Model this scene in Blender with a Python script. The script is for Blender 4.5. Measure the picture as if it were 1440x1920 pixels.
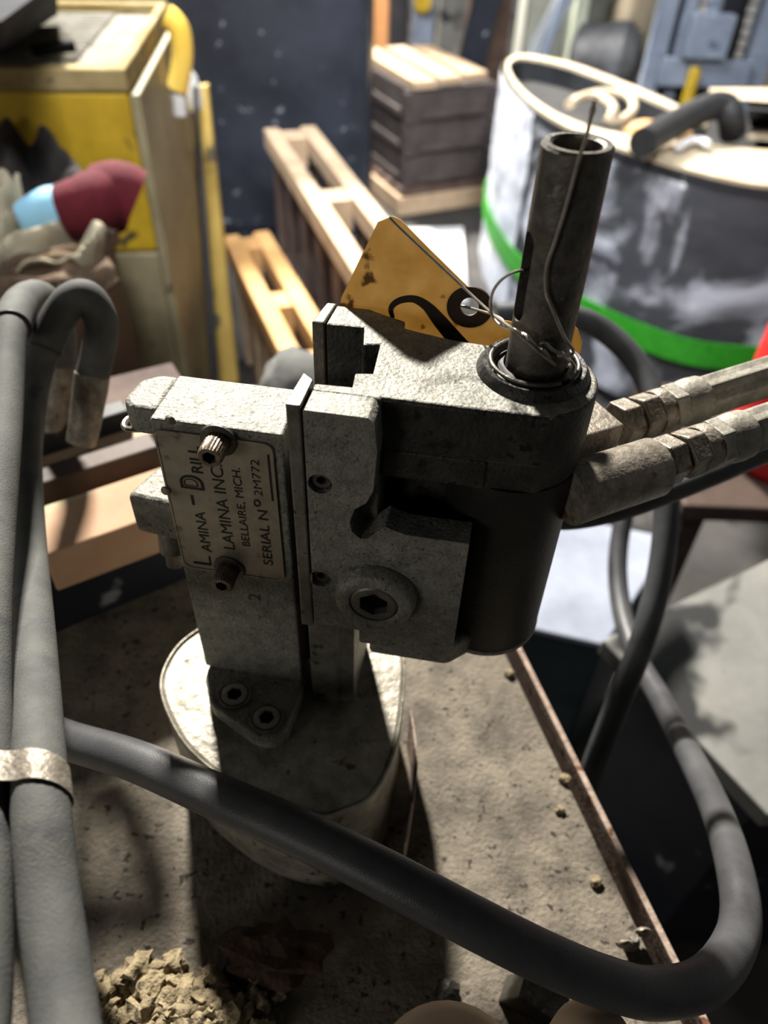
import bpy, bmesh, math, random
from mathutils import Vector, Matrix, Quaternion, noise
random.seed(7)
for o in list(bpy.data.objects): bpy.data.objects.remove(o)
sc = bpy.context.scene
col = sc.collection

# ------------------------------------------------------------------ camera
T = 0.85                       # height of the steel table top above the floor
CAMZ = T + 0.575
FPX, IW, IH = 1400.0, 1440, 1920
PITCH, ROLL = math.radians(43.0), math.radians(2.2)
CF = Vector((0, math.cos(PITCH), -math.sin(PITCH)))
CU0 = Vector((1, 0, 0)).cross(CF)
CR = math.cos(ROLL)*Vector((1, 0, 0)) + math.sin(ROLL)*CU0
CU = CR.cross(CF)
CAM = Vector((0, 0, CAMZ))
cd = bpy.data.cameras.new('camera'); cam = bpy.data.objects.new('camera', cd); col.objects.link(cam)
cd.sensor_fit = 'VERTICAL'; cd.sensor_height = 36.0; cd.lens = FPX/IH*36.0
cd.clip_start = 0.01; cd.clip_end = 100
m = Matrix((CR, CU, -CF)).transposed().to_4x4(); m.translation = CAM; cam.matrix_world = m
cd.dof.use_dof = True; cd.dof.focus_distance = 0.40; cd.dof.aperture_fstop = 5.0
sc.camera = cam

# ------------------------------------------------------------------ light
w = bpy.data.worlds.new('world'); sc.world = w; w.use_nodes = True
bgn = w.node_tree.nodes['Background']; bgn.inputs[0].default_value = (0.80, 0.90, 1.0, 1); bgn.inputs[1].default_value = 0.014
def lamp(name, loc, aim, power, sx, sy, colr):
    ld = bpy.data.lights.new(name, 'AREA'); ld.shape = 'RECTANGLE'; ld.size = sx; ld.size_y = sy; ld.energy = power; ld.color = colr
    o = bpy.data.objects.new(name, ld); col.objects.link(o); o.location = loc
    o.rotation_euler = (Vector(aim)-Vector(loc)).to_track_quat('-Z', 'Y').to_euler(); return o
lamp('shop_lamp_back', (-1.75, 6.5, 5.9), (0.05, 0.3, 1.0), 2750, 0.6, 0.5, (1.0, 0.96, 0.88))
lamp('fill_front_left', (-2.2, -2.2, 1.75), (0.0, 0.6, 1.0), 18, 1.0, 0.8, (1.0, 0.97, 0.90))  # unseen low fill light from the front left
lb_ = lamp('fill_background', (-1.3, 2.2, 4.0), (0.6, 3.6, 0.3), 80, 1.2, 0.4, (0.92, 0.96, 1.0)); lb_.data.spread = math.radians(90)  # added fill for the background, spread kept off the drill
la = lamp('fill_background_narrow', (0.3, -0.6, 3.9), (0.1, 3.3, 0.6), 38, 1.2, 0.4, (0.97, 0.98, 1.0)); la.data.spread = math.radians(52)  # added fill on the background fronts, narrow beam misses the drill
sc.view_settings.view_transform = 'Standard'; sc.view_settings.look = 'None'
sc.view_settings.exposure = 0.0; sc.view_settings.gamma = 1.0; sc.view_settings.use_curve_mapping = False

# ------------------------------------------------------------------ picture <-> place helpers
def ray(px, py): return CF + CR*((px-IW/2)/FPX) - CU*((py-IH/2)/FPX)
def at(px, py, z=None, y=None, d=None):
    r = ray(px, py)
    t = d if d is not None else ((z-CAM.z)/r.z if z is not None else (y-CAM.y)/r.y)
    return CAM + r*t
TH = math.radians(-8.3); OX, OY = -0.047, 0.2893
UA = Vector((math.cos(TH), math.sin(TH), 0)); VA = Vector((-math.sin(TH), math.cos(TH), 0)); O3 = Vector((OX, OY, T))
def L2W(u, v, z): return O3 + UA*u + VA*v + Vector((0, 0, z))
def onl(px, py, v=None, z=None):
    r = ray(px, py); c = CAM-O3
    if v is not None: t = (v - c.dot(VA))/r.dot(VA)
    else: t = (z - c.z)/r.z
    p = c + r*t
    return Vector((p.dot(UA), p.dot(VA), p.z))

# ------------------------------------------------------------------ materials
def lin(c): return tuple(((x/255)/12.92 if x/255 <= .04045 else ((x/255+.055)/1.055)**2.4) for x in c)+(1,)
MATS = {}
def mat(name, c1, c2=None, scale=20, rough=.6, metal=0, bump=0, bscale=None, spots=None, sscale=60, sthr=.62, detail=6, stretch=None, spec=.3, veins=None):
    if name in MATS: return MATS[name]
    mt = bpy.data.materials.new(name); mt.use_nodes = True; nt = mt.node_tree; N = nt.nodes; K = nt.links
    b = N['Principled BSDF']; b.inputs['Roughness'].default_value = rough; b.inputs['Metallic'].default_value = metal
    b.inputs['Specular IOR Level'].default_value = spec
    tc = N.new('ShaderNodeTexCoord'); vec = tc.outputs['Object']
    if stretch:
        mp = N.new('ShaderNodeMapping'); mp.inputs['Scale'].default_value = stretch; K.new(vec, mp.inputs[0]); vec = mp.outputs[0]
    c2 = c2 or c1
    nz = N.new('ShaderNodeTexNoise'); nz.inputs['Scale'].default_value = scale; nz.inputs['Detail'].default_value = detail; nz.inputs['Roughness'].default_value = .65
    K.new(vec, nz.inputs['Vector'])
    rp = N.new('ShaderNodeValToRGB'); rp.color_ramp.elements[0].position = .35; rp.color_ramp.elements[1].position = .65
    rp.color_ramp.elements[0].color = lin(c1); rp.color_ramp.elements[1].color = lin(c2); K.new(nz.outputs['Fac'], rp.inputs[0])
    out = rp.outputs[0]
    if spots:
        n2 = N.new('ShaderNodeTexNoise'); n2.inputs['Scale'].default_value = sscale; n2.inputs['Detail'].default_value = 3; K.new(vec, n2.inputs['Vector'])
        r2 = N.new('ShaderNodeValToRGB'); r2.color_ramp.elements[0].position = sthr; r2.color_ramp.elements[1].position = sthr+.06
        K.new(n2.outputs['Fac'], r2.inputs[0])
        mx = N.new('ShaderNodeMix'); mx.data_type = 'RGBA'; K.new(r2.outputs[0], mx.inputs[0]); K.new(out, mx.inputs[6]); mx.inputs[7].default_value = lin(spots); out = mx.outputs[2]
    if veins:
        nv = N.new('ShaderNodeTexNoise'); nv.inputs['Scale'].default_value = veins; nv.inputs['Detail'].default_value = 2; nv.inputs['Distortion'].default_value = 2.5; K.new(vec, nv.inputs['Vector'])
        rv = N.new('ShaderNodeValToRGB'); e = rv.color_ramp.elements; e[0].position = .475; e[0].color = (1,1,1,1); e[1].position = .525; e[1].color = (1,1,1,1)
        for ps,vl in ((.49,.55),(.51,.55)): q = e.new(ps); q.color = (vl,vl,vl*.96,1)
        K.new(nv.outputs['Fac'], rv.inputs[0])
        mv = N.new('ShaderNodeMix'); mv.data_type = 'RGBA'; mv.blend_type = 'MULTIPLY'; mv.inputs[0].default_value = 1; K.new(out, mv.inputs[6]); K.new(rv.outputs[0], mv.inputs[7]); out = mv.outputs[2]
    K.new(out, b.inputs['Base Color'])
    if bump:
        n3 = N.new('ShaderNodeTexNoise'); n3.inputs['Scale'].default_value = bscale or scale*6; n3.inputs['Detail'].default_value = 4; K.new(vec, n3.inputs['Vector'])
        bp = N.new('ShaderNodeBump'); bp.inputs['Strength'].default_value = bump; bp.inputs['Distance'].default_value = .002; K.new(n3.outputs['Fac'], bp.inputs['Height']); K.new(bp.outputs[0], b.inputs['Normal'])
    MATS[name] = mt; return mt
cast = mat('cast_aluminium', (108,106,97), (140,138,128), 90, .58, .22, .5, 420, (84,82,74), 300, .62, veins=110)
castd = mat('cast_dark', (40,38,36), (64,62,57), 60, .5, .3, .4, 420, (30,28,27), 150, .6)  # darker tone of the casting
barrelm = mat('barrel_dark', (34,33,31), (46,44,41), 40, .5, .3, .15, 500)
milled = mat('milled_steel', (92,90,82), (122,119,110), 70, .45, .5, .15, 500, (60,58,52), 120, .62)
basem = mat('base_cast', (108,102,90), (160,154,140), 40, .42, .3, .5, 120, (84,76,62), 70, .62)
steel = mat('dark_steel', (70,66,61), (104,99,92), 110, .5, .55, .25, 500, (118,114,106), 180, .66)
screwm = mat('screw_steel', (88,76,64), (130,118,104), 200, .4, .7, .2, 700)
zincm = mat('fitting_steel', (98,90,80), (142,134,122), 130, .5, .35, .4, 400, (96,66,48), 90, .62)
ferr = mat('ferrule_grey', (112,108,98), (148,143,132), 90, .6, .3, .3, 300)
black = mat('socket_black', (7,7,6), None, 20, .8, spec=.1)
rubber = mat('black_rubber', (30,30,31), (42,42,43), 60, .55, 0, .12, 700)
seal = mat('seal_rubber', (24,22,21), (36,34,32), 60, .45)
hosegrey = mat('grey_hose', (66,67,65), (90,90,86), 25, .75, 0, .25, 900, (70,70,70), 40, .6)
hosedk = mat('dark_hose', (50,51,53), (70,71,73), 25, .55, 0, .2, 900)
hosemid = mat('dusty_hose', (50,50,52), (74,74,75), 14, .42, 0, .15, 900)
platem = mat('nameplate_metal', (128,120,106), (150,142,126), 60, .42, .5, .1, 300, (104,96,84), 50, .6)
ink = mat('plate_ink', (34,31,28), None, 20, .7)
tablem = mat('table_grime', (76,70,61), (116,107,94), 30, .85, 0, .8, 260, (48,43,37), 150, .62)
rustm = mat('rusty_steel', (122,104,92), (160,142,128), 120, .8, .1, .5, 300, (96,62,44), 60, .6)
wirem = mat('galvanised_wire', (150,142,130), (176,168,156), 200, .35, .8)
yellow = mat('yellow_paint', (158,128,30), (184,152,36), 9, .6, 0, .1, 60, (70,62,44), 14, .60)
olive = mat('olive_paint', (118,108,82), (146,136,106), 6, .6, 0, .1, 60, (92,84,64), 16, .64)
cabm = mat('black_cabinet', (26,29,36), (42,45,54), 4, .5, 0, .1, 40, (120,122,128), 16, .66, spec=.25)
wood = mat('wood_pale', (160,136,110), (186,162,134), 10, .8, 0, .3, 80, stretch=(1,1,1))
woodd = mat('wood_dark', (70,54,48), (100,82,74), 10, .8, 0, .3, 80)
woodo = mat('wood_orange', (176,132,80), (196,154,102), 8, .8, 0, .2, 60)
cratem = mat('crate_brown', (54,48,48), (78,70,68), 9, .8, 0, .2, 60)
cream = mat('cream_edge', (156,140,116), (178,164,140), 14, .85, 0, .2, 60)
white = mat('white_sheet', (176,176,174), (200,200,198), 6, .6, 0, .2, 20)
floorm = mat('floor_concrete', (44,42,41), (70,67,64), 3, .8, 0, .3, 30, (28,27,28), 5, .58)
wallm = mat('wall_paint', (96,98,100), (116,118,120), 2, .9)
bluem = mat('blue_grey_paint', (104,112,126), (126,134,148), 8, .55, 0, 0, None, (80,90,108), 14, .64)
greyp = mat('grey_panel', (118,118,114), (150,148,142), 5, .6, 0, .15, 60, (52,52,52), 7, .54)
redm = mat('red_plastic', (176,26,28), (200,38,38), 6, .45)
maroon = mat('maroon_fabric', (74,16,26), (94,24,34), 30, .9, 0, .4, 120)
bluecl = mat('light_blue_foam', (130,180,206), (150,196,220), 12, .8)
rag = mat('rag_cloth', (150,141,120), (186,177,154), 6, .95, 0, .3, 40, (70,56,42), 7, .63)
dirt = mat('dirt_clump', (104,92,70), (150,135,106), 70, .95, 0, 1.0, 400, (58,48,38), 120, .6)
peach = mat('peach_block', (172,136,110), (190,158,128), 8, .85, 0, .2, 60, (176,164,132), 10, .56)
beige = mat('beige_cover', (190,164,136), (212,188,160), 12, .7, 0, .1, 80)
brownbar = mat('brown_bar', (54,42,36), (72,58,50), 14, .6, .1, .2, 80)
teal = mat('teal_bin', (28,42,50), (42,58,62), 8, .6)
orange = mat('orange_paint', (206,140,84), (220,158,104), 8, .7)
greendk = mat('green_tape', (44,136,32), (58,158,42), 40, .5)
chain = mat('chain_steel', (150,146,140), (180,176,170), 60, .5, .4)
# oiled card of the tag lets the light behind it through
tagm = mat('tag_card', (192,162,102), (208,182,128), 40, .7, 0, .1, 200, (112,84,44), 70, .63)
def translucent(mt, colr, fac):
    nt = mt.node_tree; N = nt.nodes; K = nt.links
    b = N['Principled BSDF']; t = N.new('ShaderNodeBsdfTranslucent'); mx = N.new('ShaderNodeMixShader'); mx.inputs[0].default_value = fac
    src = b.inputs['Base Color'].links[0].from_socket; K.new(src, t.inputs[0])
    K.new(b.outputs[0], mx.inputs[1]); K.new(t.outputs[0], mx.inputs[2]); K.new(mx.outputs[0], N['Material Output'].inputs[0])
translucent(tagm, None, .40)
# crinkled stretch film: partly clear, partly milky and glossy
film = mat('stretch_film', (196,200,212), (226,228,236), 6, .22, 0, .9, 14, stretch=(1.2,1.2,4))
def clear_part(mt, lo, hi, lo0=.46, hi0=.62):
    nt = mt.node_tree; N = nt.nodes; K = nt.links
    b = N['Principled BSDF']; t = N.new('ShaderNodeBsdfTransparent'); mx = N.new('ShaderNodeMixShader')
    tc = N.new('ShaderNodeTexCoord'); nz = N.new('ShaderNodeTexNoise'); nz.inputs['Scale'].default_value = 3.2; nz.inputs['Detail'].default_value = 5; nz.inputs['Distortion'].default_value = 1.2
    K.new(tc.outputs['Object'], nz.inputs['Vector'])
    mr = N.new('ShaderNodeMapRange'); mr.inputs[1].default_value = lo0; mr.inputs[2].default_value = hi0; mr.inputs[3].default_value = lo; mr.inputs[4].default_value = hi
    K.new(nz.outputs['Fac'], mr.inputs[0]); K.new(mr.outputs[0], mx.inputs[0])
    K.new(t.outputs[0], mx.inputs[1]); K.new(b.outputs[0], mx.inputs[2]); K.new(mx.outputs[0], N['Material Output'].inputs[0])
clear_part(film, .06, .75)
film_lit = mat('stretch_film_lit', (206,210,222), (232,234,242), 5, .3, 0, 1.0, 12, stretch=(1.2,1.2,5))  # whiter film, grazing light put into its colour
clear_part(film_lit, .55, .98, .35, .6)

# ------------------------------------------------------------------ mesh helpers
class MB:
    def __init__(s): s.v = []; s.f = []
    def add(s, vs, fs):
        n = len(s.v); s.v += [tuple(p) for p in vs]; s.f += [tuple(i+n for i in f) for f in fs]; return s
    def box(s, a, b, mtx=None):
        x0,y0,z0 = a; x1,y1,z1 = b
        vs = [Vector(p) for p in ((x0,y0,z0),(x1,y0,z0),(x1,y1,z0),(x0,y1,z0),(x0,y0,z1),(x1,y0,z1),(x1,y1,z1),(x0,y1,z1))]
        if mtx: vs = [mtx @ p for p in vs]
        return s.add(vs, [(3,2,1,0),(4,5,6,7),(0,1,5,4),(1,2,6,5),(2,3,7,6),(3,0,4,7)])
    def hexa(s, p): return s.add(p, [(3,2,1,0),(4,5,6,7),(0,1,5,4),(1,2,6,5),(2,3,7,6),(3,0,4,7)])
    def prism(s, pts, z0, z1, mtx=None):
        n = len(pts); ar = sum(pts[i][0]*pts[(i+1)%n][1]-pts[(i+1)%n][0]*pts[i][1] for i in range(n))
        if ar < 0: pts = pts[::-1]
        vs = [Vector((p[0],p[1],z0)) for p in pts]+[Vector((p[0],p[1],z1)) for p in pts]
        if mtx: vs = [mtx @ p for p in vs]
        return s.add(vs, [tuple(range(n))[::-1], tuple(range(n,2*n))]+[(i,(i+1)%n,(i+1)%n+n,i+n) for i in range(n)])
    def lathe(s, prof, mtx=None, n=32, knurl=0, cap=True):
        vs = []; fs = []; k = len(prof)
        for i in range(n):
            a = 2*math.pi*i/n
            for (r,z) in prof:
                rr = r*(1-knurl*(i%2)) if knurl else r
                vs.append(Vector((rr*math.cos(a), rr*math.sin(a), z)))
        for i in range(n):
            j = (i+1)%n
            for q in range(k-1): fs.append((i*k+q, j*k+q, j*k+q+1, i*k+q+1))
        if cap:
            if prof[0][0] > 1e-6: fs.append(tuple(i*k for i in range(n))[::-1])
            if prof[-1][0] > 1e-6: fs.append(tuple(i*k+k-1 for i in range(n)))
        if mtx: vs = [mtx @ p for p in vs]
        return s.add(vs, fs)
    def tube(s, pts, r, n=14, cap=True):
        pts = [Vector(p) for p in pts]; k = len(pts); rs = r if isinstance(r, (list,tuple)) else [r]*k
        t = [(pts[min(i+1,k-1)]-pts[max(i-1,0)]).normalized() for i in range(k)]
        up = Vector((0,0,1)) if abs(t[0].z) < .9 else Vector((1,0,0))
        nrm = (up - t[0]*up.dot(t[0])).normalized(); vs = []
        for i in range(k):
            nrm = (nrm - t[i]*nrm.dot(t[i])).normalized(); bn = t[i].cross(nrm)
            for q in range(n):
                a = 2*math.pi*q/n; vs.append(pts[i]+(nrm*math.cos(a)+bn*math.sin(a))*rs[i])
        fs = [(i*n+q, i*n+(q+1)%n, (i+1)*n+(q+1)%n, (i+1)*n+q) for i in range(k-1) for q in range(n)]
        if cap: fs += [tuple(range(n))[::-1], tuple((k-1)*n+q for q in range(n))]
        return s.add(vs, fs)
    def wall(s, outer, inner, z0, z1, closed=False):
        n = len(outer); vs = []
        for (a,b) in zip(outer, inner): vs += [(a[0],a[1],z0),(a[0],a[1],z1),(b[0],b[1],z1),(b[0],b[1],z0)]
        fs = []
        for i in range(n if closed else n-1):
            j = (i+1)%n
            for q in range(4): fs.append((i*4+q, j*4+q, j*4+(q+1)%4, i*4+(q+1)%4))
        if not closed: fs += [(0,1,2,3), tuple((n-1)*4+q for q in (3,2,1,0))]
        return s.add(vs, fs)
    def lump(s, c, r, seed=0, amp=.35, sub=2, sq=(1,1,1)):
        bm = bmesh.new(); bmesh.ops.create_icosphere(bm, subdivisions=sub, radius=1); vs = []
        for v in bm.verts:
            k = 1+amp*noise.noise(v.co*1.7+Vector((seed*3.1,seed*1.7,seed)))+amp*.5*noise.noise(v.co*4+Vector((seed,0,seed*2.3)))
            vs.append(Vector(c)+Vector((v.co.x*sq[0],v.co.y*sq[1],v.co.z*sq[2]))*r*k)
        bm.verts.index_update(); fs = [tuple(v.index for v in f.verts) for f in bm.faces]; bm.free(); return s.add(vs, fs)
    def build(s, name, mt, parent=None, bevel=0, seg=2, smooth=False, ang=40, world=False):
        me = bpy.data.meshes.new(name); me.from_pydata([tuple(p) for p in s.v], [], s.f); me.update()
        bm = bmesh.new(); bm.from_mesh(me); bmesh.ops.recalc_face_normals(bm, faces=bm.faces); bm.to_mesh(me); bm.free()
        return finish(name, me, mt, parent, bevel, seg, smooth, ang)
def finish(name, me, mt, parent=None, bevel=0, seg=2, smooth=False, ang=40):
    me.materials.clear(); me.materials.append(mt)
    o = bpy.data.objects.new(name, me); col.objects.link(o)
    if smooth: me.polygons.foreach_set('use_smooth', [True]*len(me.polygons)); me.set_sharp_from_angle(angle=math.radians(ang))
    if bevel:
        b = o.modifiers.new('bevel', 'BEVEL'); b.width = bevel; b.segments = seg; b.limit_method = 'ANGLE'; b.angle_limit = math.radians(35); b.harden_normals = False
    if parent:
        o.parent = parent
        if parent.type == 'EMPTY' and parent.get('abs'): o.matrix_parent_inverse = parent['_m'] if False else parent.matrix_basis.inverted()
    return o
def tag(o, label, cat, group=None, kind=None):
    o['label'] = label; o['category'] = cat
    if group: o['group'] = group
    if kind: o['kind'] = kind
    return o
def thing(name, loc, label, cat, rz=0, group=None, absolute=True):
    """Empty at the base of a thing; with absolute=True its parts are modelled in room coordinates"""
    o = bpy.data.objects.new(name, None); col.objects.link(o); o.location = loc; o.rotation_euler = (0,0,rz); o.empty_display_size = .05
    o.matrix_basis = Matrix.Translation(Vector(loc)) @ Matrix.Rotation(rz, 4, 'Z')
    tag(o, label, cat, group)
    if absolute: OFF.add(o.name)
    return o
OFF = set()
def finish_wrap(f):
    def g(name, me, mt, parent=None, *a, **k):
        if parent is not None and parent.name in OFF:
            me.transform(parent.matrix_basis.inverted())
        return f(name, me, mt, parent, *a, **k)
    return g
finish = finish_wrap(finish)
def struct(o): o['kind'] = 'structure'; return o
def rounded(pts, r, n=4):
    out = []; k = len(pts)
    for i in range(k):
        p = Vector(pts[i]); a = Vector(pts[i-1]); b = Vector(pts[(i+1)%k]); da = (a-p); db = (b-p); rr = min(r, da.length*.45, db.length*.45)
        s = p+da.normalized()*rr; e = p+db.normalized()*rr
        for j in range(n+1):
            t = j/n; out.append(s*(1-t)**2+p*2*t*(1-t)+e*t*t)
    return [tuple(q) for q in out]
def crom(pts, per=8, closed=False):
    pts = [Vector(p) for p in pts]; n = len(pts); out = []
    for i in range(n if closed else n-1):
        g = (lambda q: pts[q % n]) if closed else (lambda q: pts[max(0, min(n-1, q))])
        p0,p1,p2,p3 = g(i-1), g(i), g(i+1), g(i+2)
        for j in range(per):
            t = j/per
            out.append(.5*((2*p1)+(p2-p0)*t+(2*p0-5*p1+4*p2-p3)*t*t+(3*p1-p0-3*p2+p3)*t**3))
    if not closed: out.append(pts[-1])
    return out
def plate2d(outlines, depth):
    """flat plate with holes: filled 2D curve made into a mesh, thickness centred on its plane"""
    cu = bpy.data.curves.new('plate', 'CURVE'); cu.dimensions = '2D'; cu.fill_mode = 'BOTH'; cu.extrude = depth/2
    for pts in outlines:
        sp = cu.splines.new('POLY'); sp.points.add(len(pts)-1); sp.use_cyclic_u = True
        for p,q in zip(sp.points, pts): p.co = (q[0], q[1], 0, 1)
    return to_mesh(cu)
def to_mesh(data):
    o = bpy.data.objects.new('tmp', data); col.objects.link(o); dg = bpy.context.evaluated_depsgraph_get(); dg.update()
    me = bpy.data.meshes.new_from_object(o.evaluated_get(dg)); bpy.data.objects.remove(o)
    return me
def boolean(o, cutter):
    md = o.modifiers.new('cut', 'BOOLEAN'); md.operation = 'DIFFERENCE'; md.object = cutter; md.solver = 'EXACT'
    dg = bpy.context.evaluated_depsgraph_get(); dg.update(); me = bpy.data.meshes.new_from_object(o.evaluated_get(dg))
    o.modifiers.remove(md); o.data = me; bpy.data.objects.remove(cutter)
def frame(o, zdir, xdir=None):
    z = Vector(zdir).normalized(); x = Vector(xdir) if xdir else (Vector((0,0,1)) if abs(z.z) < .9 else Vector((1,0,0)))
    x = (x - z*x.dot(z)).normalized(); y = z.cross(x); m = Matrix((x,y,z)).transposed().to_4x4(); m.translation = Vector(o); return m
def circ(r, n=24, c=(0,0)): return [(c[0]+r*math.cos(2*math.pi*i/n), c[1]+r*math.sin(2*math.pi*i/n)) for i in range(n)]
def hexpts(r, a0=0): return [(r*math.cos(a0+math.pi/3*i), r*math.sin(a0+math.pi/3*i)) for i in range(6)]

# ================================================================== the room
struct(MB().box((-5,-2,-.1),(5,9,0)).build('floor', floorm))
struct(MB().box((-5,9,0),(5,9.15,4.2)).build('wall_back', wallm))
struct(MB().box((-5.15,-2,0),(-5,9.15,4.2)).build('wall_left', wallm))
struct(MB().box((5,-2,0),(5.15,9.15,4.2)).build('wall_right', wallm))

# ================================================================== steel table
ea = at(955,1240,z=T); eb = at(1190,1730,z=T); ed = (eb-ea); ed.z = 0; ed.normalize()
en = Vector((-ed.y, ed.x, 0));  en = en if en.x > 0 else -en
TB = .86                                        # y of the back edge
def edge_at_y(y): return ea + ed*((y-ea.y)/ed.y)
tb = thing('steel_table', (-.2,.4,0), 'grimy steel workbench carrying the small drilling unit', 'table')
p1 = edge_at_y(TB); p0 = edge_at_y(-.12)
MB().prism([(-.95,-.12),(p0.x,-.12),(p1.x,TB),(-.95,TB)], T-.022, T).build('table_top', tablem, tb, .0015)
q0 = edge_at_y(.06)+en*.011; q1 = edge_at_y(TB-.05)+en*.011
MB().hexa([q0+Vector((0,0,-.05)), q0+en*.005+Vector((0,0,-.05)), q1+en*.005+Vector((0,0,-.05)), q1+Vector((0,0,-.05)),
           q0+Vector((0,0,.004)), q0+en*.005+Vector((0,0,.004)), q1+en*.005+Vector((0,0,.004)), q1+Vector((0,0,.004))]).build('edge_angle', rustm, tb, .0008)
mm = MB(); a = edge_at_y(.06); b = edge_at_y(TB-.05)
mm.prism([tuple(a.xy), tuple((a+en*.016).xy), tuple((b+en*.016).xy), tuple(b.xy)], T-.055, T-.05); mm.build('edge_ledge', rustm, tb)
for (x,y) in ((-.9,-.06),(-.9,.8),(.02,-.06),(p1.x-.12,.8)):
    MB().box((x-.03,y-.03,0),(x+.03,y+.03,T-.022)).build('leg', brownbar, tb, .003)
MB().box((-.9,.77,.2),(p1.x-.12,.8,.26)).build('stretcher', brownbar, tb)

# ================================================================== the drilling unit
D = thing('drilling_unit', (OX,OY,T), 'small grey cast hydraulic drilling unit with riveted nameplate, bolted on round base', 'drill', TH, absolute=False)
# round base
bo = [(-.108,-.005),(-.1115,.023),(-.102,.047),(-.075,.075),(-.03,.09),(.02,.088),(.045,.077),(.0585,.055),(.0635,.024),(.0643,-.023),(.0556,-.055),(.041,-.068),(.0225,-.076),(-.017,-.072),(-.059,-.054),(-.085,-.035)]
bo2 = [tuple(p.xy) for p in crom([(x,y,0) for x,y in bo], 6, True)]
MB().prism(bo2, .0004, .115).build('base', basem, D, .0035, 3, True, 50)
cx = sum(p[0] for p in bo2)/len(bo2); cy = sum(p[1] for p in bo2)/len(bo2)
def scl(k): return [(cx+(x-cx)*k, cy+(y-cy)*k) for x,y in bo2]
MB().wall(scl(1.006), scl(.985), .106, .1165, True).build('base_rim', basem, D, .001, 2, True)
# foot flange and its screws
fl = rounded([(-.0755,.03),(-.0755,.002),(-.0645,-.0190),(-.0270,-.0372),(-.0150,-.0368),(-.0075,-.0310),(-.0060,-.002),(-.0060,.03)], .006)
fo = MB().prism(fl, .1152, .130).build('foot_flange', cast, D, .0022, 3, True)
def socket_screw(base, axis, r, h, parent, hole=.55, knurl=.05, mt=screwm, name='cap_screw', washer=0):
    M4 = frame(base, axis)
    mb = MB(); n = 48
    ro = MB().lathe([(r*.97,0),(r,h*.05),(r,h*.86),(r*.9,h),(r*hole*1.08,h)], M4, n, knurl, cap=False)
    mb.add(ro.v, ro.f)
    hp = hexpts(r*hole)
    for i in range(6):
        a, b = hp[i], hp[(i+1)%6]
        mb.add([M4@Vector((a[0],a[1],h)), M4@Vector((b[0],b[1],h)), M4@Vector((b[0],b[1],h*.35)), M4@Vector((a[0],a[1],h*.35))], [(0,1,2,3)])
    k = 48; ring = [M4@Vector((r*hole*1.08*math.cos(2*math.pi*i/k), r*hole*1.08*math.sin(2*math.pi*i/k), h)) for i in range(k)]
    def hexr(a):
        q = (a % (math.pi/3))-math.pi/6; return r*hole*math.cos(math.pi/6)/math.cos(q)
    ins = [M4@Vector((hexr(2*math.pi*i/k)*math.cos(2*math.pi*i/k), hexr(2*math.pi*i/k)*math.sin(2*math.pi*i/k), h)) for i in range(k)]
    mb.add(ring+ins, [(i,(i+1)%k,(i+1)%k+k,i+k) for i in range(k)])
    o = mb.build(name, mt, parent, smooth=True, ang=30)
    MB().add([M4@Vector((p[0],p[1],h*.36)) for p in hexpts(r*hole)], [tuple(range(6))]).build('hex_socket', black, o)
    if washer: MB().lathe([(r*.5,0),(washer,0),(washer,.0012),(washer*.93,.0018),(r*.5,.0018)], frame(Vector(base)+Vector(axis)*-.0008, axis), 36, cap=False).build('washer', steel, o, smooth=True)
    return o
for (px,py) in ((440,1303),(500,1347)):
    p = onl(px,py,z=.1305)
    MB().lathe([(.0098,-.0005),(.0112,-.0005),(.0112,.0012),(.0098,.0012)], frame(p,(0,0,1)), 36, cap=False).build('counterbore_ring', zincm, fo, smooth=True)
    socket_screw(Vector((p.x,p.y,.1299)), (0,0,1), .0088, .0024, D, .62, 0, mat('bright_screw', (140,134,122), (164,158,146), 90, .45, .3))
# column with nameplate
MB().prism(rounded([(-.078,.010),(-.0072,.010),(-.0072,.052),(-.078,.052)],.002), .129, .345).build('column', cast, D, .0018, 3)
MB().box((-.03,.03,.129),(.004,.07,.30)).build('column_rib', castd, D)
MB().prism(rounded([(-.0985,.024),(-.092,.0175),(-.0765,.0175),(-.0765,.051),(-.088,.051),(-.0975,.043)],.004), .327, .3449).build('column_ear', cast, D, .003, 3, True)
MB().prism([(.0008,.006),(.0185,.006),(.0205,.0085),(.0300,.0085),(.0300,.06),(.0008,.06)], .1155, .2098).build('slide_way', milled, D, .001)
# lower ear with bolt
MB().prism(rounded([(-.117,.030),(-.079,.026),(-.079,.062),(-.108,.062)],.006), .236, .268).build('clamp_ear', cast, D, .005, 3, True)
MB().lathe([(.009,0),(.0095,.004),(.0095,.018),(.006,.022),(.0055,.03)], frame((-.096,.04,.236),(0,-.25,-1)), 12).build('clamp_bolt', zincm, D, smooth=True)
MB().tube(crom([(-.079,.034,.322),(-.090,.028,.323),(-.100,.022,.3265),(-.1015,.030,.327),(-.092,.036,.325),(-.079,.042,.326)],8), .0017, 8).build('wire_hook', wirem, D, smooth=True)
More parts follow.
